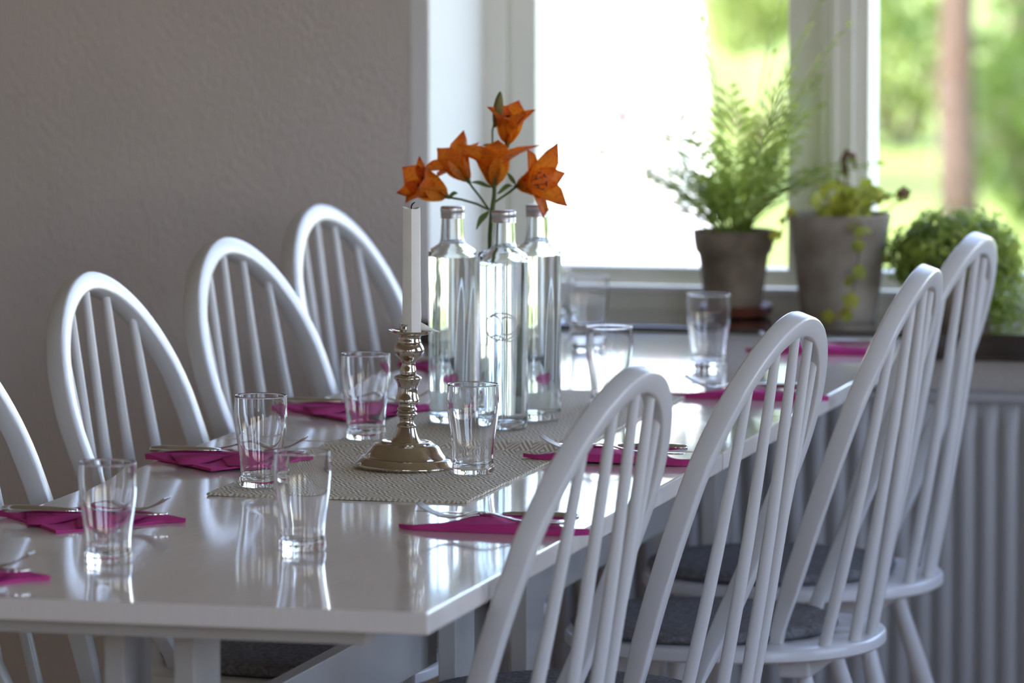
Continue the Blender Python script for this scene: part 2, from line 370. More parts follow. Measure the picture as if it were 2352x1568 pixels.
bush(1430, 47, [((0,0,1.25), (.16,.3,.25), 60, .13)], 'small pale shrub beside the gravel', seed=15)
bush(1905, 55, [((0,0,.9), (.7,.6,.7), 400, .17)], 'distant light green shrub behind the window post', seed=17)

# ------------------------------------------------------------------ radiator under the sill
e = tag(empty('panel_radiator', (.95, 3.10, .09)), 'light grey fluted panel radiator under the window sill', 'radiator')
b = MB(); L = 2.0; pit = .0345; H = .555; nseg = 8; cols = int(L/pit)
zs = [0, .02, .045, H-.045, H-.02, H]; am = [0, .35, 1, 1, .35, 0]
vs = []; nx = cols*nseg+1
for k, z in enumerate(zs):
    for i in range(nx):
        ph = (i % nseg)/nseg; d = max(0, sin(pi*ph))**.7 if ph else 0
        vs.append((-L/2+i*pit/nseg, -.014*am[k]*d, z))
fs = [(k*nx+i, k*nx+i+1, (k+1)*nx+i+1, (k+1)*nx+i) for k in range(len(zs)-1) for i in range(nx-1)]
b.add(vs, fs); b.build('fluted_panel', 'radiator', e, smooth=True, recalc=False)
MB().box(-L/2, L/2, .001, .055, 0, H).build('body', 'radiator', e)
MB().box(-L/2-.004, L/2+.004, -.012, .058, H, H+.012).build('top_grille', 'radiator', e, bevel=.002)
for q in (-.8, .8): MB().box(q-.02, q+.02, .055, .089, .1, .4).build('bracket', 'radiator', e)

# ------------------------------------------------------------------ tables
def table(y0, L, label):
    e = tag(empty('trestle_table', (0, y0, 0)), label, 'table', 'trestle tables set end to end')
    MB().box(0, .70, 0, L, .716, .74).build('tabletop', 'table', e, bevel=.0025)
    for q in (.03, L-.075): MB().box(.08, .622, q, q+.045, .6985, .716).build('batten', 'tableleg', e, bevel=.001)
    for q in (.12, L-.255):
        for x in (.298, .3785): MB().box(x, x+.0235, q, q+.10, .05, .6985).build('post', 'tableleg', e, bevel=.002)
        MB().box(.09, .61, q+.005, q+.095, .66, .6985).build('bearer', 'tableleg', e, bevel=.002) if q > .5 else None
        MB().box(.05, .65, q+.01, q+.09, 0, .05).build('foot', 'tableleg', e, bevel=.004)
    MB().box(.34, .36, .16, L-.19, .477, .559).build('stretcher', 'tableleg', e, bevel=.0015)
    return e
table(0, 1.513, 'white lacquered trestle table in the foreground, nearer of the two')
table(1.523, 1.61, 'white lacquered trestle table behind, its end touching the window sill')

# ------------------------------------------------------------------ table runner
b = MB(); b.uv = []
nx, ny = 40, 220; ya, yb = .911, 2.215
def rz(x, y):
    u = (x-.34)/.166
    h = .0125*math.exp(-((y-1.455-.012*u)/.030)**2)*(.65+.45*u) if u > -1.2 else 0
    h += .0012*math.exp(-((y-1.98)/.05)**2)*(1+u)
    return .7432+max(0, h)+.0003*sin(31*x+17*y)
vs = []
for j in range(ny+1):
    for i in range(nx+1):
        y = ya+(yb-ya)*j/ny; x = .173+.333*i/nx
        y2 = y+.004*sin(x*22)*(j/ny); vs.append((x+.0008*sin(y*90+rnd.random()), y2, rz(x, y))); b.uv.append((x, y))
n1 = (nx+1)*(ny+1)
for j in range(ny+1):
    for i in range(nx+1):
        p = vs[j*(nx+1)+i]; b.uv.append((p[0], p[1]+.003)); vs.append((p[0], p[1], p[2]-.0029))
fs = []
W1 = nx+1
for j in range(ny):
    for i in range(nx):
        a = j*W1+i; fs.append((a, a+1, a+W1+1, a+W1)); fs.append((n1+a, n1+a+W1, n1+a+W1+1, n1+a+1))
for i in range(nx): fs.append((i, n1+i, n1+i+1, i+1)); a = ny*W1+i; fs.append((a, a+1, n1+a+1, n1+a))
for j in range(ny): a = j*W1; fs.append((a, a+W1, n1+a+W1, n1+a)); a += nx; fs.append((a, n1+a, n1+a+W1, a+W1))
b.add(vs, fs)
tag(b.build('table_runner', 'runner', smooth=True, recalc=False, auto=50), 'beige diamond-weave cloth runner along the middle of the tables', 'table runner')
RT = .7434

# ------------------------------------------------------------------ chairs
ZS = .45; LEAN = R(20.29); HB0, HVM, HM, HK, HV = .1358, .6126, .2144, 1.8725, .5446
def hoop_outer():
    vm = HVM*HV; pts = []
    for i in range(16):
        t = i/16; pts.append((HB0+(HM-HB0)*(1-(1-t)**2), t*vm))
    for i in range(29):
        a = pi/2*i/28; c = max(cos(a), 0)**(2/HK); s = sin(a)**(2/HK); pts.append((HM*c, vm+(HV-vm)*s))
    return pts + [(-u, v) for u, v in pts[::-1][1:]]
def resample(pts, n):
    d = [0]
    for a, b_ in zip(pts, pts[1:]): d.append(d[-1]+math.hypot(b_[0]-a[0], b_[1]-a[1]))
    out = []; k = 0
    for i in range(n):
        t = d[-1]*i/(n-1)
        while k < len(d)-2 and d[k+1] < t: k += 1
        f = (t-d[k])/max(d[k+1]-d[k], 1e-9); out.append((pts[k][0]+(pts[k+1][0]-pts[k][0])*f, pts[k][1]+(pts[k+1][1]-pts[k][1])*f))
    return out
HW, HT = .0265, .0255          # hoop: in-plane width, thickness
def rrect(a, b_, r, k=3):
    out = []
    for cx, cy, s in ((a-r, b_-r, 0), (-a+r, b_-r, pi/2), (-a+r, -b_+r, pi), (a-r, -b_+r, 3*pi/2)):
        for i in range(k): an = s+pi/2*i/(k-1); out.append((cx+r*cos(an), cy+r*sin(an)))
    return out
P3 = lambda u, v, n=0: Vector((.095+v*sin(LEAN)+n*cos(LEAN), u, ZS+v*cos(LEAN)-n*sin(LEAN)))
def make_chair():
    e = empty('windsor_chair')
    # seat: nearly round board with softened rim
    b = MB(); n = 56; rings = [(.97, ZS-.019), (.985, ZS-.0185), (1.0, ZS-.0155), (1.0, ZS-.004), (.992, ZS-.001), (.98, ZS), (.6, ZS)]
    vs = []; fs = []
    for s, z in rings:
        for i in range(n):
            a = 2*pi*i/n; q = (abs(cos(a))**2.25+abs(sin(a))**2.25)**(-1/2.25); vs.append((.222*s*q*cos(a), .216*s*q*sin(a), z))
    for k in range(len(rings)-1):
        for i in range(n): j = (i+1) % n; fs.append((k*n+i, k*n+j, (k+1)*n+j, (k+1)*n+i))
    fs.append(tuple(range(n-1, -1, -1))); fs.append(tuple((len(rings)-1)*n+i for i in range(n)))
    b.add(vs, fs).build('seat', 'chair', e, smooth=True, auto=40)
    # bent hoop
    out = resample(hoop_outer(), 73); m = len(out); path = []; ups = []; secs = []
    for i in range(m):
        a = out[max(i-1, 0)]; c = out[min(i+1, m-1)]; t = Vector((c[0]-a[0], c[1]-a[1])).normalized(); nn = Vector((-t.y, t.x))
        u, v = out[i][0]+nn.x*HW/2, out[i][1]+nn.y*HW/2
        path.append(P3(u, v)); ups.append(P3(u, v, 1)-P3(u, v))
        k = min(1, max(0, v)/.10); tw = .62+.38*k
        secs.append(rrect(HW/2*tw, HT/2*(.72+.28*k), .0032))
    path[0].z -= .012; path[-1].z -= .012
    MB().sweep(path, secs, ups).build('back_hoop', 'chair', e, smooth=True, auto=45)
    inner = [(o[0], o[1]) for o in out]
    for k, (th, ut) in enumerate(((-37, -.126), (-18.8, -.064), (0, 0), (18.8, .064), (37, .126))):
        # height of the hoop's underside at this lateral position
        vv = max(v for u, v in hoop_outer() if abs(u-ut) < .012) if abs(ut) > .001 else HV
        vt = vv-HW*(1.05 if abs(ut) < .1 else 1.25)+.012
        bx, by = .205*cos(R(th)), .205*sin(R(th)); top = P3(ut, vt)
        p = [Vector((bx, by, ZS-.008)).lerp(top, i/6) for i in range(7)]
        for i in range(7): p[i].x += .004*sin(pi*i/6)
        MB().tube(p, [.0084, .0086, .0085, .0081, .0075, .0068, .0059], 12).build('spindle', 'chair', e, smooth=True, auto=50)
    legs = []
    for sx in (1, -1):
        for sy in (1, -1):
            t = Vector((.125*sx, .10*sy, ZS-.017)); f = Vector((.245*sx if sx > 0 else -.185, .172*sy, 0))
            p = [t.lerp(f, i/6) for i in range(7)]; legs.append((t, f))
            MB().tube(p, [.0105, .0125, .0145, .0155, .0145, .0125, .0105], 12).build('leg', 'chair', e, smooth=True, auto=50)
    md = lambda k, f: legs[k][0].lerp(legs[k][1], f)
    mids = []
    for a, c in ((0, 2), (1, 3)):
        p, q = md(a, .58), md(c, .58); mids.append((p+q)/2)
        MB().tube([p.lerp(q, i/6) for i in range(7)], [.006, .0085, .0105, .011, .0105, .0085, .006], 10).build('stretcher', 'chair', e, smooth=True, auto=50)
    MB().tube([mids[0].lerp(mids[1], i/4) for i in range(5)], [.006, .009, .0105, .009, .006], 10).build('stretcher', 'chair', e, smooth=True, auto=50)
    for sx in (1, -1): MB().box(.125*sx-.022, .125*sx+.022, -.135, .135, ZS-.046, ZS-.019).build('leg_block', 'chair', e, bevel=.004)
    return e
def make_pad():
    b = MB(); n = 48
    prof = [(.150, .0005), (.176, .0005), (.184, .004), (.187, .0095), (.184, .0145), (.176, .0175), (.12, .0165), (.0, .016)]
    r = random.Random(3)
    b.lathe(prof, n, lambda a, k: 1+.010*sin(3*a+1)+.006*sin(7*a))
    return b.build('felt_seat_pad', 'felt', smooth=True)
proto = make_chair(); pproto = make_pad()
CH = [(.0984, 1.4775, -4.18, 1, 'white hoop-back chair at the left side, between the cut-off chair and the far two', 'left', 'of the second left chair'),
      (.1045, 2.0787, -6.46, 1, 'white hoop-back chair at the left side, its hoop in front of the farthest left chair', 'left', 'of the third left chair'),
      (.0546, 2.7415, -6.83, 1, 'white hoop-back chair farthest back on the left, right behind the candle', 'left', 'of the chair behind the candle'),
      (.1459, .7426, .79, 1, 'white hoop-back chair cut off by the left picture edge', 'left', 'of the chair cut off at the left edge'),
      (.5474, .4827, -6.04, 0, 'white hoop-back chair nearest the camera on the right side', 'right', 'of the nearest right chair'),
      (.5948, 1.1828, -6.93, 0, 'white hoop-back chair second from the camera on the right side', 'right', 'of the second right chair'),
      (.6256, 1.8933, -.65, 0, 'white hoop-back chair third from the camera on the right side', 'right', 'of the third right chair'),
      (.6030, 2.4873, -4.41, 0, 'white hoop-back chair farthest back on the right, before the dense green plant', 'right', 'of the farthest right chair')]
for i, (x, y, yaw, left, label, side, padl) in enumerate(CH):
    c = proto if i == 0 else copy_tree(proto); c.location = (x, y, 0); c.rotation_euler = (0, 0, R(yaw)+(pi if left else 0))
    tag(c, label, 'chair', 'white chairs around the tables')
    p = pproto if i == 0 else copy_tree(pproto); rot = R(yaw)+(pi if left else 0)
    p.location = (x-.032*cos(rot), y-.032*sin(rot), ZS+.0004); p.rotation_euler = (0, 0, rot+.7*i)
    tag(p, 'round grey felt pad on the seat '+padl, 'seat pad', 'felt pads on the chair seats')

# ------------------------------------------------------------------ drinking glasses
def make_glass():
    outer = fine([(.0262, .0), (.0272, .0035), (.0270, .009), (.0259, .0155), (.0261, .024), (.0272, .038), (.0300, .056), (.0319, .0690), (.0332, .084), (.0334, .094), (.0331, .105), (.0328, .1135)], 4)
    inner = fine([(.0314, .1135), (.0317, .105), (.0320, .094), (.0318, .084), (.0304, .069), (.0284, .056), (.0255, .038), (.0243, .024), (.0238, .014), (.018, .0105), (.0, .0100)], 4)
    b = MB(); prof = [(0, .0014), (.018, .0014), (.0235, 0)] + outer + [(.0325, .1143), (.0318, .1143)] + inner
    b.lathe(prof, 48)
    return b.build('tulip_tumbler', 'glass', smooth=True)
gp = make_glass()
GL = [(.2439, .3026, .7402, 'empty tulip-shaped tumbler farthest left, before the near left place setting'),
      (.4288, .4562, .7402, 'empty tulip-shaped tumbler nearest the camera, on bare table before the runner'),
      (.2184, .9962, 0, 'empty tulip-shaped tumbler on the left front corner of the runner'),
      (.4423, 1.193, 0, 'empty tulip-shaped tumbler just right of the candlestick'),
      (.2049, 1.5364, 0, 'empty tulip-shaped tumbler just left of the candlestick, behind its foot'),
      (.4347, 1.9952, 0, 'empty tulip-shaped tumbler partly behind the top of the nearest right chair'),
      (.4539, 2.5758, .7402, 'empty tulip-shaped tumbler in front of the small brown pot'),
      (.2020, 2.846, .7402, 'blurred empty tulip-shaped tumbler farthest back, just right of the bottles')]
for i, (x, y, z, label) in enumerate(GL):
    o = gp if i == 0 else copy_tree(gp)
    o.location = (x, y, z or RT+.0005); o.rotation_euler = (0, 0, .6*i); tag(o, label, 'glass', 'tulip tumblers on the tables')

# ------------------------------------------------------------------ water bottles
def make_bottle():
    e = empty('water_bottle'); Rb = .0328
    outer = [(.0, .004), (.022, .003), (.027, 0), (.0305, .0008), (.0322, .004), (Rb, .010), (Rb, .2325), (.0324, .2362), (.0308, .2394), (.0245, .2432), (.0195, .2464), (.0172, .2495), (.0163, .2545), (.0158, .2650), (.0150, .2830), (.0148, .2900)]
    inner = [(.0126, .2900), (.0128, .2830), (.0135, .2650), (.0139, .2550), (.0150, .2478), (.0175, .2430), (.0240, .2392), (.0290, .2355), (.0305, .2300), (.0305, .016), (.029, .012), (.02, .0105), (0, .012)]
    b = MB(); b.lathe(outer+inner, 64, lambda a, k: 1+.0012*sin(5*a)); b.build('bottle_body', 'bottle', e, smooth=True, auto=60)
    wt = MB(); wt.lathe([(0, .0117), (.02, .0102), (.0292, .0118), (.0308, .016), (.0308, .2290), (.0, .2290)], 64, lambda a, k: 1+.0012*sin(5*a)); wt.build('water', 'water', e, smooth=True, auto=50)
    c = MB(); c.lathe([(.0, .2985), (.0146, .2985), (.0160, .2975), (.0165, .2960), (.0165, .2905), (.0160, .2898), (.0160, .2885), (.0165, .2878), (.0165, .2862), (.0159, .2856), (.0159, .2840), (.0163, .2834), (.0163, .2822), (.0152, .2820)][::-1], 60, lambda a, k: 1+.006*cos(30*a)*(k > 8))
    c.build('screw_cap', 'cap', e, smooth=True, auto=40)
    return e
bp = make_bottle()
BT = [(.2687, 1.7536, 'clear glass water bottle with aluminium cap, left one of the three'), (.3571, 1.6929, 'clear glass water bottle with etched emblem, front one of the three'), (.3755, 1.8100, 'clear glass water bottle, right one of the three, partly behind the front one')]
for i, (x, y, label) in enumerate(BT):
    o = bp if i == 0 else copy_tree(bp); o.location = (x, y, RT+.0005); o.rotation_euler = (0, 0, .9*i); tag(o, label, 'bottle', 'water bottles on the runner')
    if i == 1:
        # etched emblem facing the camera: ring with inner loops
        b = MB(); base = math.atan2(cam.location.y-y, cam.location.x-x)-.9*i
        def stroke(fn, n=40, wd=.0011):
            pts = [fn(k/(n-1)) for k in range(n)]; vs = []
            for k in range(n):
                a, c = pts[max(k-1, 0)], pts[min(k+1, n-1)]; t = Vector((c[0]-a[0], c[1]-a[1])).normalized(); nn = Vector((-t.y, t.x))*wd
                for s in (-1, 1):
                    q = (pts[k][0]+nn.x*s, pts[k][1]+nn.y*s); an = base+q[0]/.0331; vs.append((.0331*cos(an), .0331*sin(an), q[1]))
            b.add(vs, [(2*k, 2*k+1, 2*k+3, 2*k+2) for k in range(n-1)])
        cz = .1425
        stroke(lambda t: (-.004+.024*cos(.15+t*5.6), cz+.0185*sin(.15+t*5.6)))
        stroke(lambda t: (.004+.0125*cos(-2.0+t*4.2), cz+.001+.012*sin(-2.0+t*4.2)))
        stroke(lambda t: (-.013+.010*cos(-1.4+t*3.6), cz-.003+.018*sin(-1.4+t*3.6)))
        stroke(lambda t: (-.02+.036*t, cz-.016+.004*sin(t*6)))
        b.build('etched_emblem', 'etch', o, recalc=False)

# ------------------------------------------------------------------ lily vase and lilies
VX, VY = .322, 1.772
b = MB(); prof = [(0, .006), (.019, .003), (.0205, 0), (.0222, .004), (.0222, .225), (.0205, .232), (.0190, .236), (.0178, .232), (.0194, .224), (.0194, .012), (0, .011)]
b.lathe(prof, 96, lambda a, k: 1+.018*cos(24*a)*(3 <= k <= 4))
v = b.build('ribbed_vase', 'glass', smooth=True, auto=60); v.location = (VX, VY, RT+.0005)
tag(v, 'ribbed clear glass vase holding the lilies, hidden among the bottles', 'vase')
CR = Vector((cos(YAW), -sin(YAW), 0)); CF = Vector((sin(YAW), cos(YAW), 0)); UP = Vector((0, 0, 1))
PXM = 13067/7.45
def at(px, py, dz=0):
    """point in the vertical plane through the vase facing the room, dz metres toward the camera"""
    p = Vector((VX, VY, 0)); d0 = (p-cam.location).dot(CF)-dz
    # intersect pixel direction with plane at that depth
    fw = CF*cos(PITCH)-UP*sin(PITCH); up = CF*sin(PITCH)+UP*cos(PITCH)
    d = fw+CR*((px-1176)/13067)+up*((784-py)/13067)
    return cam.location+d*(d0/d.dot(CF))
lily = tag(empty('orange_lily', (VX, VY, RT+.014)), 'orange lily stem with five open flowers and one bud', 'flower')
O = Vector((VX, VY, RT+.014))
def lp(*a): return at(*a)-O
main = [Vector((.004, .002, 0)), lp(1127, 600), lp(1127, 540), lp(1130, 490), lp(1135, 450), lp(1136, 420), lp(1138, 395)]
MB().tube(main, [.0038, .0040, .0040, .0036, .0030, .0026, .0022], 10).build('stem', 'stem', lily, smooth=True)
def stemlet(pts, r=.0016): MB().tube([lp(*p) for p in pts], r, 8).build('stem', 'stem', lily, smooth=True)
stemlet([(1138, 395), (1134, 370), (1131, 340), (1131, 300), (1140, 262)], .0013)
stemlet([(1138, 395), (1146, 370), (1158, 345), (1166, 334)])
stemlet([(1124, 482), (1105, 455), (1085, 430), (1077, 418)])
stemlet([(1124, 482), (1095, 468), (1060, 458), (1030, 453)])
stemlet([(1128, 470), (1150, 455), (1172, 440), (1186, 428)])
stemlet([(1136, 430), (1135, 428)], .002)
def petal(Lp, Wp, curl, cup, n=9, k=7):
    b = MB(); b.uv = []; vs = []
    for i in range(n):
        t = i/(n-1); wd = Wp*(.10+.90*((t**.75*(1-t)**.5)/.405))*(1 if t < .99 else .25)
        ang = cup*(1-t)*.0+curl*t*t
        x = Lp*t*cos(curl*t*.5); z = Lp*t
        # centre line bends outward with t
        rad = Lp*(.16*t+.34*t*t*math.tan(min(1.2, cup))+.35*curl*t**3); up = Lp*(t-.28*curl*t**3)
        for j in range(k):
            s = 2*j/(k-1)-1; vs.append((rad-.35*wd*s*s*.6+.002*cos(9*s)*t, s*wd/2, up)); b.uv.append((j/(k-1)*.3, t))
    b.add(vs, [(i*k+j, i*k+j+1, (i+1)*k+j+1, (i+1)*k+j) for i in range(n-1) for j in range(k-1)])
    return b
def flower(base, axis, size, cup, curl, seed, spin=0):
    r = random.Random(seed); axis = axis.normalized()
    q = axis.to_track_quat('Z', 'X')
    f = MB(); f.lathe([(.0, -.004), (.0022, -.003), (.003, 0), (.0036, .004), (.003, .007), (0, .008)], 10); fo = f.build('flower', 'stem', lily, smooth=True)
    fo.location = base; fo.rotation_mode = 'QUATERNION'; fo.rotation_quaternion = q
    for i in range(6):
        pb = petal(size*r.uniform(.95, 1.05), size*(.62 if i % 2 else .50), curl*r.uniform(.7, 1.3), cup*r.uniform(.85, 1.15))
        p = pb.build('petal', 'petal', fo, smooth=True, recalc=False); p.rotation_euler = (0, 0, spin+i*pi/3+r.uniform(-.1, .1)); p.location = (0, 0, .002*(i % 2))
    for i in range(6):
        a = i*pi/3+.5+spin; s = MB(); L_ = size*.72
        pts = [(0, 0, .004), (L_*.12*cos(a), L_*.12*sin(a), L_*.55), (L_*.25*cos(a), L_*.25*sin(a), L_*.95)]
        s.tube(pts, .0005, 5); s.tube([(pts[2][0]-.003*sin(a), pts[2][1]+.003*cos(a), pts[2][2]), (pts[2][0]+.003*sin(a), pts[2][1]-.003*cos(a), pts[2][2]+.001)], [.0013, .0011], 6)
        s.build('stamen', 'stamen', fo, smooth=True)
TC = -CF
flower(lp(1165, 334), UP*1+CR*.08+TC*.34, .057, .80, .05, 1, .5)
flower(lp(1030, 452), -CR*.85+UP*.45+TC*.45, .064, .75, .15, 2, .2)
flower(lp(1077, 417), -CR*.50+UP*.70+CF*.45, .060, .8, .7, 3, .9)
flower(lp(1135, 432), UP*1+CF*.22-CR*.02, .074, .85, .9, 4, .1)
flower(lp(1186, 428), CR*.80+UP*.22+TC*.60, .064, .95, .35, 5, .6)
b = MB(); pr = fine([(.0008, 0), (.0045, .008), (.0068, .022), (.0060, .036), (.003, .047), (.0003, .051)], 3)
b.lathe(pr, 18, lambda a, k: 1+.10*cos(3*a)); bo = b.build('bud', 'bud', lily, smooth=True); bo.location = lp(1137, 293); bo.rotation_euler = (.05, .16, 0)
def leaf(p0, p1, wd, bend=UP*-.01, mname='stem', parent=lily, name='leaf'):
    b = MB(); n, k = 8, 5; vs = []; d = (p1-p0); side = d.cross(TC).normalized()
    for i in range(n):
        t = i/(n-1); c = p0+d*t+bend*sin(pi*t)*4*t; ww = wd*sin(pi*min(.98, t*.95+.03))**.8
        for j in range(k): s = 2*j/(k-1)-1; vs.append(c+side*s*ww/2+TC*(-.25*ww*(1-s*s)))
    b.add(vs, [(i*k+j, i*k+j+1, (i+1)*k+j+1, (i+1)*k+j) for i in range(n-1) for j in range(k-1)])
    return b.build(name, mname, parent, smooth=True, recalc=False)
leaf(lp(1123, 484), lp(1094, 527), .0085, UP*.002); leaf(lp(1130, 430), lp(1082, 419), .006, UP*.001); leaf(lp(1142, 445), lp(1178, 428), .0065, UP*.002)
leaf(lp(1185, 424), lp(1165, 396), .006, UP*.0); leaf(lp(1028, 453), lp(1052, 444), .006, UP*.001); leaf(lp(1130, 332), lp(1108, 334), .004, UP*.0)

# ------------------------------------------------------------------ candlestick and candle
cs = tag(empty('silver_candlestick', (.3430, 1.2272, RT+.0012)), 'tarnished silver baluster candlestick with lobed foot', 'candlestick')
cs.rotation_euler = (R(-.5), R(2.0), 0)
lob = lambda a, k: 1+.014*cos(8*a)
b = MB(); foot = [(0, 0), (.0605, 0), (.0618, .0015), (.0615, .004), (.0595, .0058), (.0590, .0075), (.0570, .0090), (.0565, .0105), (.0540, .0120), (.0520, .0125), (.0500, .0130), (.0490, .0160), (.0470, .0215), (.0435, .0270), (.0405, .0295), (.0380, .0305), (.0350, .0310), (.0345, .0325), (.0335, .0335), (.0300, .0335), (.0225, .0325), (.0195, .0330)]
b.lathe(foot, 96, lambda a, k: (1.05 if k < 12 else 1)+(.013*cos(8*a) if k < 17 else 0)); b.build('foot', 'silver', cs, smooth=True, auto=55)
b = MB(); stem = [(.0200, .0325), (.0185, .0345), (.0160, .0385), (.0135, .0450), (.0122, .0500), (.0118, .0512), (.0124, .0520), (.0124, .0540), (.0108, .0555), (.0094, .0570), (.0090, .0600), (.0095, .0630), (.0108, .0645), (.0110, .0655), (.0130, .0670), (.0134, .0685), (.0130, .0700), (.0112, .0715), (.0116, .0730), (.0128, .0745), (.0122, .0765), (.0108, .0780), (.0106, .0800), (.0112, .0825), (.0140, .0838), (.0154, .0850), (.0156, .0868), (.0150, .0890), (.0138, .0925), (.0130, .0965), (.0128, .1010), (.0132, .1050), (.0148, .1095), (.0168, .1130), (.0178, .1145), (.0178, .1160), (.0164, .1178), (.0130, .1190), (.0104, .1200), (.0104, .1220), (.0108, .1235), (.0100, .1255), (.0100, .1270), (.0092, .1290), (.0086, .1330), (.0088, .1360), (.0110, .1390), (.0150, .1420), (.0182, .1455), (.0196, .1495), (.0194, .1535), (.0176, .1575), (.0158, .1600), (.0150, .1610), (.0152, .1625), (.0146, .1640), (.0143, .1660), (.0140, .1680), (.0150, .1700), (.0180, .1715)]
b.lathe(stem, 56); b.build('stem', 'silver', cs, smooth=True, auto=40)
b = MB(); b.lathe([(.0120, .1700), (.0200, .1715), (.0250, .1730), (.0270, .1748), (.0274, .1758), (.0268, .1764), (.0240, .1750), (.0180, .1735), (.0130, .1730), (.0110, .1728)], 56, lambda a, k: 1+.012*cos(5*a+1)); b.build('drip_pan', 'silver', cs, smooth=True, auto=50)
b = MB(); r = random.Random(5)
b.lathe([(.0108, .1735), (.0120, .1745), (.0125, .1780), (.0128, .1820), (.0130, .1850), (.0122, .1853), (.0112, .1850)], 40, lambda a, k: 1+.05*sin(a*9+k*2)+.04*r.uniform(-1, 1)); b.build('foil_collar', 'foil', cs)
cx, cyy = .3430+.0095, 1.2272
cn = tag(empty('taper_candle', (cx-.0005, cyy, RT+.0012+.1742)), 'burnt-down ivory candle in the silver candlestick', 'candle')
va = math.atan2(cam.location.y-cyy, cam.location.x-cx)
b = MB(); n = 6; sec = []
zs = [0, .012, .02, .04, .08, .12, .150, .158, .1605]
vs = []; fs = []
for k, z in enumerate(zs):
    for i in range(6*4):
        a = va+2*pi*i/24; ph = ((i/4) % 1)*pi/3-pi/6; hexr = cos(pi/6)/cos(ph); rr = .0128*(.25+.75*hexr)
        if (i % 4) == 0: pass
        wob = 1+.012*sin(3*a+z*60)+(.06*max(0, cos(a-va-1.2))*(1 if z < .06 else .2 if z < .1 else 0))*(1+.5*sin(z*400))
        zz = z+(.0016*sin(2*a+1)+.0008*cos(5*a) if k == len(zs)-1 else 0); vs.append((rr*wob*cos(a), rr*wob*sin(a), zz))
m = 24
for k in range(len(zs)-1):
    for i in range(m): j = (i+1) % m; fs.append((k*m+i, k*m+j, (k+1)*m+j, (k+1)*m+i))
fs.append(tuple(range(m-1, -1, -1)))
o0 = (len(zs)-1)*m; c0 = len(vs)
for i in range(m): vs.append((vs[o0+i][0]*.78, vs[o0+i][1]*.78, .1585))
for i in range(m): j = (i+1) % m; fs.append((o0+i, o0+j, c0+j, c0+i))
fs.append(tuple(c0+i for i in range(m)))
b.add(vs, fs).build('wax_body', 'wax', cn, smooth=True, auto=25)
MB().tube([Vector((0, 0, .157)), Vector((0, 0, .162)), CR*.0014+UP*.165, CR*.0045+UP*.1675], [.0008, .0008, .0009, .0006], 6).build('wick', 'wick', cn, smooth=True)
b = MB(); b.tube([CR*.009+UP*.004, CR*.013+UP*.0075, CR*.017+UP*.0055, CR*.024+UP*.0035, CR*.036+UP*.0005], [.004, .0055, .0045, .0025, .0005], 10); b.build('wax_drip', 'wax', cn, smooth=True)

# ------------------------------------------------------------------ place settings
def make_napkin():
    b = MB(); n = 26; L, H = .236, .150; r = random.Random(9); idx = {}; vs = []; fs = []
    def hz(s, t):      # s along base -1..1, t 0 base .. 1 apex
        return .0028+.0070*math.exp(-(t/.14)**2)*(1-.6*abs(s)**4)+.0014*sin(5*s+2)*(1-t)+.0012*sin(9*s+7*t)
    rows = []
    for j in range(n+1):
        t = j/n; row = []; m = max(2, int((1-t)*n)+2)
        for i in range(m+1):
            s = 2*i/m-1; row.append(len(vs)); wf = min(1-t, .86+.5*t); vs.append((s*L/2*max(.0, min(1-t, 1))+.004*sin(t*7)*(1-t), H*t+.016*max(0, abs(s)*(1-t)-.82)/.18, hz(s*(1-t), t)))
        rows.append(row)
    for r0, r1 in zip(rows, rows[1:]):
        i = j = 0
        while i < len(r0)-1 or j < len(r1)-1:
            if j >= len(r1)-1 or (i < len(r0)-1 and (i+1)/(len(r0)-1) <= (j+1)/(len(r1)-1)): fs.append((r0[i], r0[i+1], r1[j])); i += 1
            else: fs.append((r0[i], r1[j+1], r1[j])); j += 1
    loop = rows[0]+[q[-1] for q in rows[1:]]+rows[-1][-2:0:-1]+[q[0] for q in rows[::-1]][:-1]
    k0 = len(vs)
    for q in loop: vs.append((vs[q][0]*.995, vs[q][1], 0.0))
    mm = len(loop)
    for i in range(mm): fs.append((loop[i], k0+i, k0+(i+1) % mm, loop[(i+1) % mm]))
    fs.append(tuple(k0+i for i in range(mm-1, -1, -1)))
    b.add(vs, fs)
    # two loose flaps on top
    for x0, x1, ya, yb, h0, h1 in ((-.075, .02, .012, .118, .0065, .012), (-.005, .085, .012, .105, .0065, .0095)):
        vv = []; ff = []
        for i in range(9):
            for j in range(7):
                u = i/8; t = j/6; wdt = 1-.75*t; x = (x0+x1)/2+(u-.5)*(x1-x0)*wdt; z = h0*(1-t)+.0035*t+(h1-h0)*sin(pi*u)*sin(pi*t)*1.4
                vv.append((x, ya+(yb-ya)*t, z)); 
        for i in range(8):
            for j in range(6): a = i*7+j; ff.append((a, a+7, a+8, a+1))
        k1 = len(vv); vv += [(p[0], p[1], p[2]-.0012) for p in vv]; ff += [tuple(k1+q for q in f[::-1]) for f in ff]
        b.add(vv, ff)
    return b.build('paper_napkin', 'napkin', smooth=True, recalc=False, auto=30)
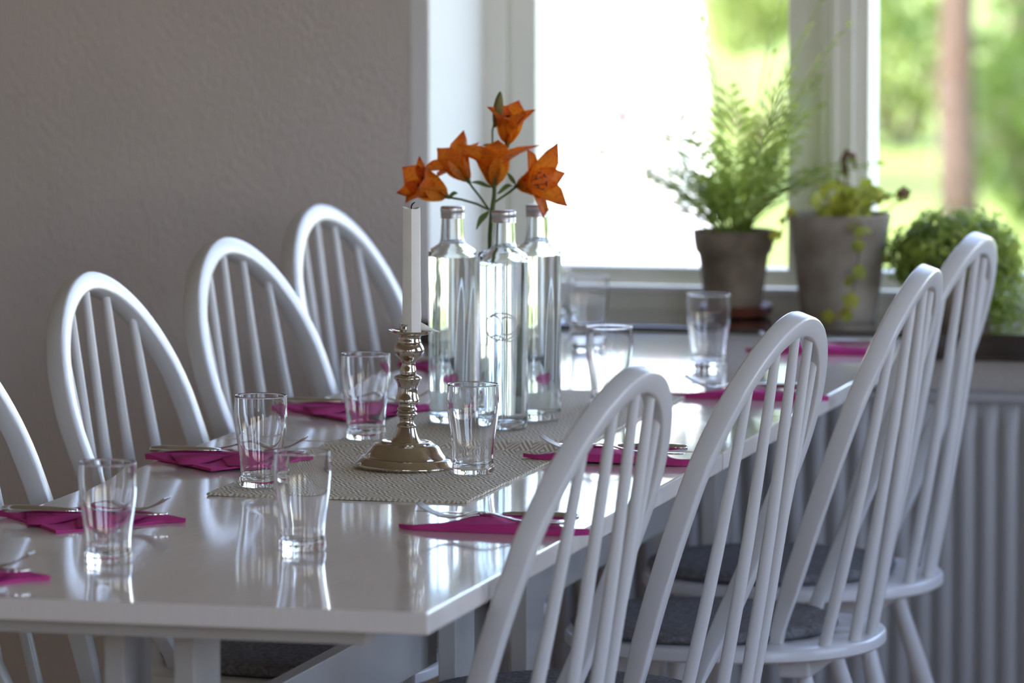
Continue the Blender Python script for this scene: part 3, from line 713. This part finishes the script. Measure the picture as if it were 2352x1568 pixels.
def make_knife():
    e = empty('table_knife')
    pth = [Vector((x, 0, z)) for x, z in ((0, .0055), (.003, .0056), (.02, .0058), (.05, .0058), (.08, .0055), (.094, .005))]
    ws = [(.003, .0025), (.0062, .0042), (.0078, .005), (.0074, .0046), (.0056, .0036), (.0038, .0026)]
    MB().sweep(pth, [[(a*cos(2*pi*i/16), c*sin(2*pi*i/16)) for i in range(16)] for a, c in ws], [UP]*6).build('handle', 'steel', e, smooth=True)
    b = MB(); n = 14; vs = []; fs = []
    for i in range(n):
        t = i/(n-1); x = .092+.113*t; top = .0052+.0035*sin(pi*min(1, t*1.1))*.6; bot = -.0085*min(1, t*7)*(1-max(0, t-.75)**2*14) if t < .99 else .002
        th = .0012*(1-.6*t)
        vs += [(x, top, .0055-th*0), (x, bot, .0050), (x, bot, .0042), (x, top, .0055-th*1.6)]
    for i in range(n-1):
        for k in range(4): j = (k+1) % 4; fs.append((i*4+k, i*4+j, (i+1)*4+j, (i+1)*4+k))
    fs += [(3,2,1,0), tuple((n-1)*4+k for k in range(4))]
    b.add(vs, fs).build('blade', 'steel', e, smooth=True, auto=35)
    return e
def make_fork():
    e = empty('table_fork')
    def zc(x):   # side profile, x from handle end (0) to tine tips (.19)
        return .0022+.0105*math.exp(-((x-.112)/.032)**2)+(.00*x)+(max(0, x-.135)/.055)**2*.020
    xs = [0, .004, .012, .03, .05, .07, .085, .1, .112, .122, .13, .136]
    wd = [.0022, .0058, .0070, .0062, .0050, .0040, .0032, .0030, .0034, .0070, .0102, .0112]
    path = [Vector((x, 0, zc(x))) for x in xs]
    MB().sweep(path, [rrect(a, .0011 if k else .0008, .0008) for k, a in enumerate(wd)], [UP]*len(xs)).build('handle', 'steel', e, smooth=True, auto=50)
    b = MB()
    b.sweep([Vector((x, 0, zc(x))) for x in (.135, .140, .146)], [rrect(.0112, .001, .0007)]*3, [UP]*3)
    for k in range(4):
        y = -.0093+.0062*k; px = [.144, .15, .16, .17, .18, .187, .190]
        b.sweep([Vector((x, y*(1-.0*x), zc(x))) for x in px], [rrect(w_, .0009, .0006) for w_ in (.0019, .0019, .0018, .0016, .0014, .0010, .0006)], [UP]*7)
    b.build('tines', 'steel', e, smooth=True, auto=50)
    return e
nap, kni, frk = make_napkin(), make_knife(), make_fork()
# (x, y of the fold's middle, side, wording)
PS = [(.110, .150, 'L', 'at the near left table corner'), (.108, .672, 'L', 'by the farthest-left tumbler'), (.098, 1.285, 'L', 'behind the tumbler on the runner corner'), (.104, 1.895, 'L', 'left of the candlestick'), (.105, 2.52, 'L', 'behind the water bottles'),
      (.603, .648, 'R', 'behind the nearest right chair'), (.582, 1.352, 'R', 'between the runner and the second right chair'), (.597, 2.165, 'R', 'behind the second right chair'), (.568, 2.835, 'R', 'at the far end of the right table side')]
for i, (x, y, s, wo) in enumerate(PS):
    n_ = nap if i == 0 else copy_tree(nap); k_ = kni if i == 0 else copy_tree(kni); f_ = frk if i == 0 else copy_tree(frk)
    j = random.Random(i+20); da = R(j.uniform(-3, 3))
    n_.location = (x, y, .7404)
    if s == 'R':
        n_.rotation_euler = (0, 0, R(-2)+da)
        # handles point to the seat (+x)
        k_.location = (x+.094, y+.058, .7500); k_.rotation_euler = (0, 0, pi-R(3)+da)
        f_.location = (x+.098, y+.022, .7500); f_.rotation_euler = (0, 0, pi+R(3)+da)
        if x > .5 and abs(y-1.352) < .01: n_.location.z = .7404
    else:
        n_.rotation_euler = (0, 0, pi+R(2)+da)
        k_.location = (x-.102, y-.050, .7490); k_.rotation_euler = (0, 0, R(3)+da)
        f_.location = (x-.088, y-.022, .7500); f_.rotation_euler = (0, 0, R(-2)+da)
    if i in (2, 3, 6):      # one end lies on the runner
        for o_, dz in ((n_, .0022), (k_, .0026), (f_, .0026)): o_.location.z += dz
        n_.rotation_euler.y = .018
    tag(n_, 'folded magenta paper napkin '+wo, 'napkin', 'napkins of the place settings')
    tag(k_, 'steel table knife on the napkin '+wo, 'knife', 'knives of the place settings')
    tag(f_, 'steel fork, tines up, on the napkin '+wo, 'fork', 'forks of the place settings')

# ------------------------------------------------------------------ window sill things
SZ = .7492
e = tag(empty('potted_palm', (.333, 3.335, SZ+.021)), 'feathery green palm in a small weathered brown pot', 'potted plant')
b = MB(); po = [(0, 0), (.044, 0), (.047, .003), (.0505, .03), (.0555, .07), (.0580, .088), (.0632, .094), (.0655, .105), (.0672, .122), (.0680, .127), (.0660, .129), (.0630, .127), (.0600, .110), (.0, .108)]
b.lathe(po, 48); b.build('pot', 'terracotta', e, smooth=True, auto=40)
MB().lathe([(0, .110), (.03, .113), (.0598, .111), (.0598, .104), (0, .104)], 32).build('soil', 'soil', e)
sa = MB(); sa.lathe([(0, 0), (.052, 0), (.062, .004), (.0665, .016), (.068, .020), (.066, .0205), (.063, .018), (.055, .014), (0, .014)], 48)
so = sa.build('plant_saucer', 'saucer', smooth=True, auto=40); so.location = (.333, 3.335, SZ+.0003); tag(so, 'dark brown saucer under the small palm pot', 'saucer')
e.location.z = SZ+.0147
def frond(mb, p0, d, Ln, droop, nl, ll, r, lw=.0065):
    pts = []; p = Vector(p0); d = Vector(d).normalized(); n = 10
    for i in range(n+1):
        pts.append(p.copy()); p = p+d*(Ln/n); d = (d+Vector((0, 0, -droop/n*(.3+i/n)))).normalized()
    mb.tube(pts, [.0018*(1-.75*i/n) for i in range(n+1)], 5)
    for q in range(nl):
        t = .32+.68*q/(nl-1); i = min(n-1, int(t*n)); c = pts[i].lerp(pts[i+1], t*n-i); tg = (pts[i+1]-pts[i]).normalized()
        sd = tg.cross(Vector((0, 0, 1))); sd = sd.normalized() if sd.length > .05 else Vector((1, 0, 0))
        for s in (-1, 1):
            if q == nl-1 and s > 0: dr = tg
            else: dr = (sd*s*.8+tg*.75+Vector((0, 0, r.uniform(-.1, .25)))).normalized()
            l = ll*(sin(pi*(.15+.8*(q/(nl-1))))**.7)*r.uniform(.8, 1.15); nn = dr.cross(tg); nn = nn.normalized() if nn.length > .01 else sd; wv = dr.cross(nn).normalized()*lw*.5
            a = c+dr*l*.4+nn*.0; e_ = c+dr*l+Vector((0, 0, -.25*l)); bb = c+dr*l*.75+Vector((0, 0, -.09*l))
            mb.add([c, a+wv, bb+wv*.8, e_, bb-wv*.8, a-wv], [(0,1,5), (1,2,4,5), (2,3,4)])
r = random.Random(21)
for k in range(46):
    a = r.uniform(0, 2*pi); low = k < 32; sp = (r.uniform(.35, 1.25) if low else r.uniform(.15, .8))*(.62 if cos(a) > .3 else 1.05)
    mb = MB(); st = (.028*cos(a)*r.random(), .028*sin(a)*r.random(), .110)
    frond(mb, st, (cos(a)*sp, sin(a)*sp*.7, 1), r.uniform(.12, .21) if low else r.uniform(.22, .31), r.uniform(.8, 1.6), 9 if low else 11, .05 if low else .07, r, .0075)
    mb.build('frond', 'palm', e, recalc=False)
for dx, dy, dz, Ln in ((-1, -.1, .95, .30), (-.8, 0, .8, .26), (1, .05, .9, .27), (.75, -.1, .8, .24), (.35, 0, 1.3, .42), (.2, .05, 1.4, .44), (-.15, 0, 1.3, .36), (.5, 0, 1.3, .40)):
    mb = MB(); frond(mb, (0, 0, .110), (dx, dy, dz), Ln, 1.0, 11, .07, r, .008); mb.build('frond', 'palm', e, recalc=False)

def lobed(mb, c, nrm, up, s, lobes=5):
    nrm = nrm.normalized(); u = (up-nrm*up.dot(nrm)).normalized(); v = nrm.cross(u); vs = [c]; n = lobes*4
    for i in range(n):
        a = 2*pi*i/n; rr = s*(.72+.28*abs(cos(a*lobes/2)))*(1 if abs(a-pi) > .3 else .45); vs.append(c+u*rr*cos(a)+v*rr*sin(a)+nrm*s*.15*cos(2*a))
    mb.add(vs, [(0, 1+i, 1+(i+1) % n) for i in range(n)])
e = tag(empty('potted_ivy', (.5135, 3.315, SZ)), 'yellowing ivy in a large grey weathered pot', 'potted plant')
b = MB(); po = [(0, 0), (.0575, 0), (.060, .003), (.066, .04), (.0735, .105), (.0755, .112), (.0765, .116), (.0800, .150), (.0832, .168), (.0842, .173), (.0825, .1755), (.0790, .174), (.0765, .160), (0, .158)]
b.lathe(po, 56, lambda a, k: 1+.006*sin(2*a+1)); b.build('pot', 'greypot', e, smooth=True, auto=40)
MB().lathe([(0, .162), (.04, .164), (.0765, .161), (.0765, .155), (0, .155)], 32).build('soil', 'soil', e)
r = random.Random(4)
def vine(pts, n, sz, m='ivy'):
    mb = MB(); pts = [Vector(p) for p in pts]; mb.tube(pts, .0014, 5); mb.build('vine', 'dryleaf', e)
    for k in range(n):
        t = (k+.5)/n*(len(pts)-1); i = min(len(pts)-2, int(t)); c = pts[i].lerp(pts[i+1], t-i)+Vector((r.uniform(-.012, .012), r.uniform(-.016, .004), r.uniform(-.008, .012)))
        lf = MB(); lobed(lf, c, Vector((r.gauss(.2, .5), r.gauss(-.9, .3), r.gauss(.45, .4))), Vector((r.gauss(0, .6), 0, 1)), sz*r.uniform(.75, 1.2)); lf.build('leaf', m, e, recalc=False)
for k in range(19):
    a = r.uniform(0, 2*pi); q = r.uniform(.02, .075); h = r.uniform(.012, .055)
    vine([(q*.3*cos(a), q*.3*sin(a), .163), (q*.8*cos(a), q*.8*sin(a), .163+h*.7), (q*1.15*cos(a), q*1.15*sin(a), .165+h)], 3, .0145)
vine([(.0, 0, .163), (.005, 0, .20), (-.002, 0, .225), (-.003, 0, .24)], 3, .016)
vine([(-.05, -.03, .165), (-.078, -.05, .178), (-.083, -.055, .15), (-.085, -.06, .14)], 3, .013)
vine([(.04, 0, .165), (.085, -.01, .185), (.105, -.01, .205)], 2, .013)
vine([(.03, -.05, .165), (.05, -.085, .165), (.05, -.095, .12), (.044, -.09, .08), (.04, -.095, .045), (.025, -.11, .02), (.012, -.15, .004)], 8, .0135)
vine([(.0, 0, .163), (.008, .005, .22), (.010, .005, .262)], 1, .006, 'dryleaf')
b = MB(); b.tube([(.010, .005, .235), (.006, 0, .262), (.012, -.002, .275), (.022, 0, .27), (.026, 0, .252)], [.004, .006, .007, .006, .003], 8); b.build('withered_flower', 'dryleaf', e, smooth=True)
lf = MB(); lobed(lf, Vector((.108, -.012, .21)), Vector((.2, -1, .2)), UP, .013); lf.build('leaf', 'dryleaf', e, recalc=False)

e = tag(empty('potted_herb', (.706, 3.315, SZ)), 'dense bright green cushion plant spilling over its pot', 'potted plant')
MB().lathe([(0, 0), (.052, 0), (.055, .003), (.068, .085), (.074, .09), (.076, .105), (.073, .107), (.069, .10), (0, .098)], 40).build('pot', 'terracotta', e, smooth=True, auto=40)
r = random.Random(8); b = MB()
for k in range(5200):
    a = r.uniform(0, 2*pi); ph = math.acos(r.uniform(-.55, 1)); q = r.uniform(.72, 1.03)
    sx, sy, sz = .106, .085, .078
    px_ = (abs(cos(a))**.7*(1 if cos(a) > 0 else -1))*sin(ph); py_ = sin(a)*sin(ph); pz_ = cos(ph)
    bump_ = 1+.10*sin(5*a+3*ph)+.07*sin(11*a+1)
    c = Vector((px_*sx*q*bump_, py_*sy*q*bump_, .105+pz_*sz*q*bump_))
    if c.x > .05 and r.random() < .35: c.z -= r.uniform(0, .085); c.x += .01
    d = Vector((r.gauss(px_, .6), r.gauss(py_-.2, .6), r.gauss(pz_+.3, .6))).normalized(); u = d.orthogonal().normalized(); u.rotate(Matrix.Rotation(r.random()*6.3, 3, d)); v_ = d.cross(u); s = r.uniform(.004, .0075)
    if c.z < .004: c.z = .004+r.random()*.01
    b.add([c-u*s, c+v_*s*.7, c+u*s, c-v_*s*.7], [(0,1,2,3)])
tag(b.build('foliage', 'parsley', e, recalc=False), kind='stuff')
b = MB()
for k in range(40):
    a = r.uniform(0, 2*pi); q = r.uniform(.2, .9)
    b.tube([(.02*cos(a), .02*sin(a), .098), (.07*q*cos(a), .06*q*sin(a), .14), (.10*q*cos(a), .08*q*sin(a), .10+.07*r.random())], .0009, 4)
b.build('stems', 'stem', e)
# spill-over sprigs along the sill
for k in range(3):
    b = MB()
    for q in range(90):
        t = q/90; c = Vector((.075+.09*t*(k+1)/3, -.07-.06*t+.01*k, .03*(1-t)+.006+r.uniform(0, .012))); d = Vector((r.gauss(0, .5), r.gauss(-.3, .5), 1)).normalized(); u = d.orthogonal().normalized(); u.rotate(Matrix.Rotation(r.random()*6.3, 3, d)); v_ = d.cross(u); s = r.uniform(.004, .007)
        c += Vector((r.gauss(0, .008), r.gauss(0, .008), 0)); b.add([c-u*s, c+v_*s*.7, c+u*s, c-v_*s*.7], [(0,1,2,3)])
    b.build('sprig', 'parsley', e, recalc=False)

b = MB(); b.lathe([(0, .003), (.016, .003), (.019, 0), (.021, .004), (.0205, .012), (.0215, .03), (.0222, .055), (.0225, .078), (.0228, .083), (.0212, .083), (.0208, .078), (.0200, .03), (.0190, .014), (0, .011)], 96, lambda a, k: 1+(.022*cos(16*a+(pi if k % 2 else 0)) if 3 <= k <= 7 else 0))
o = b.build('cut_glass_votive', 'glass', smooth=True, auto=60); o.location = (.064, 3.20, SZ+.0004)
tag(o, 'small cut-glass candle holder on the sill behind the bottles', 'candle holder')
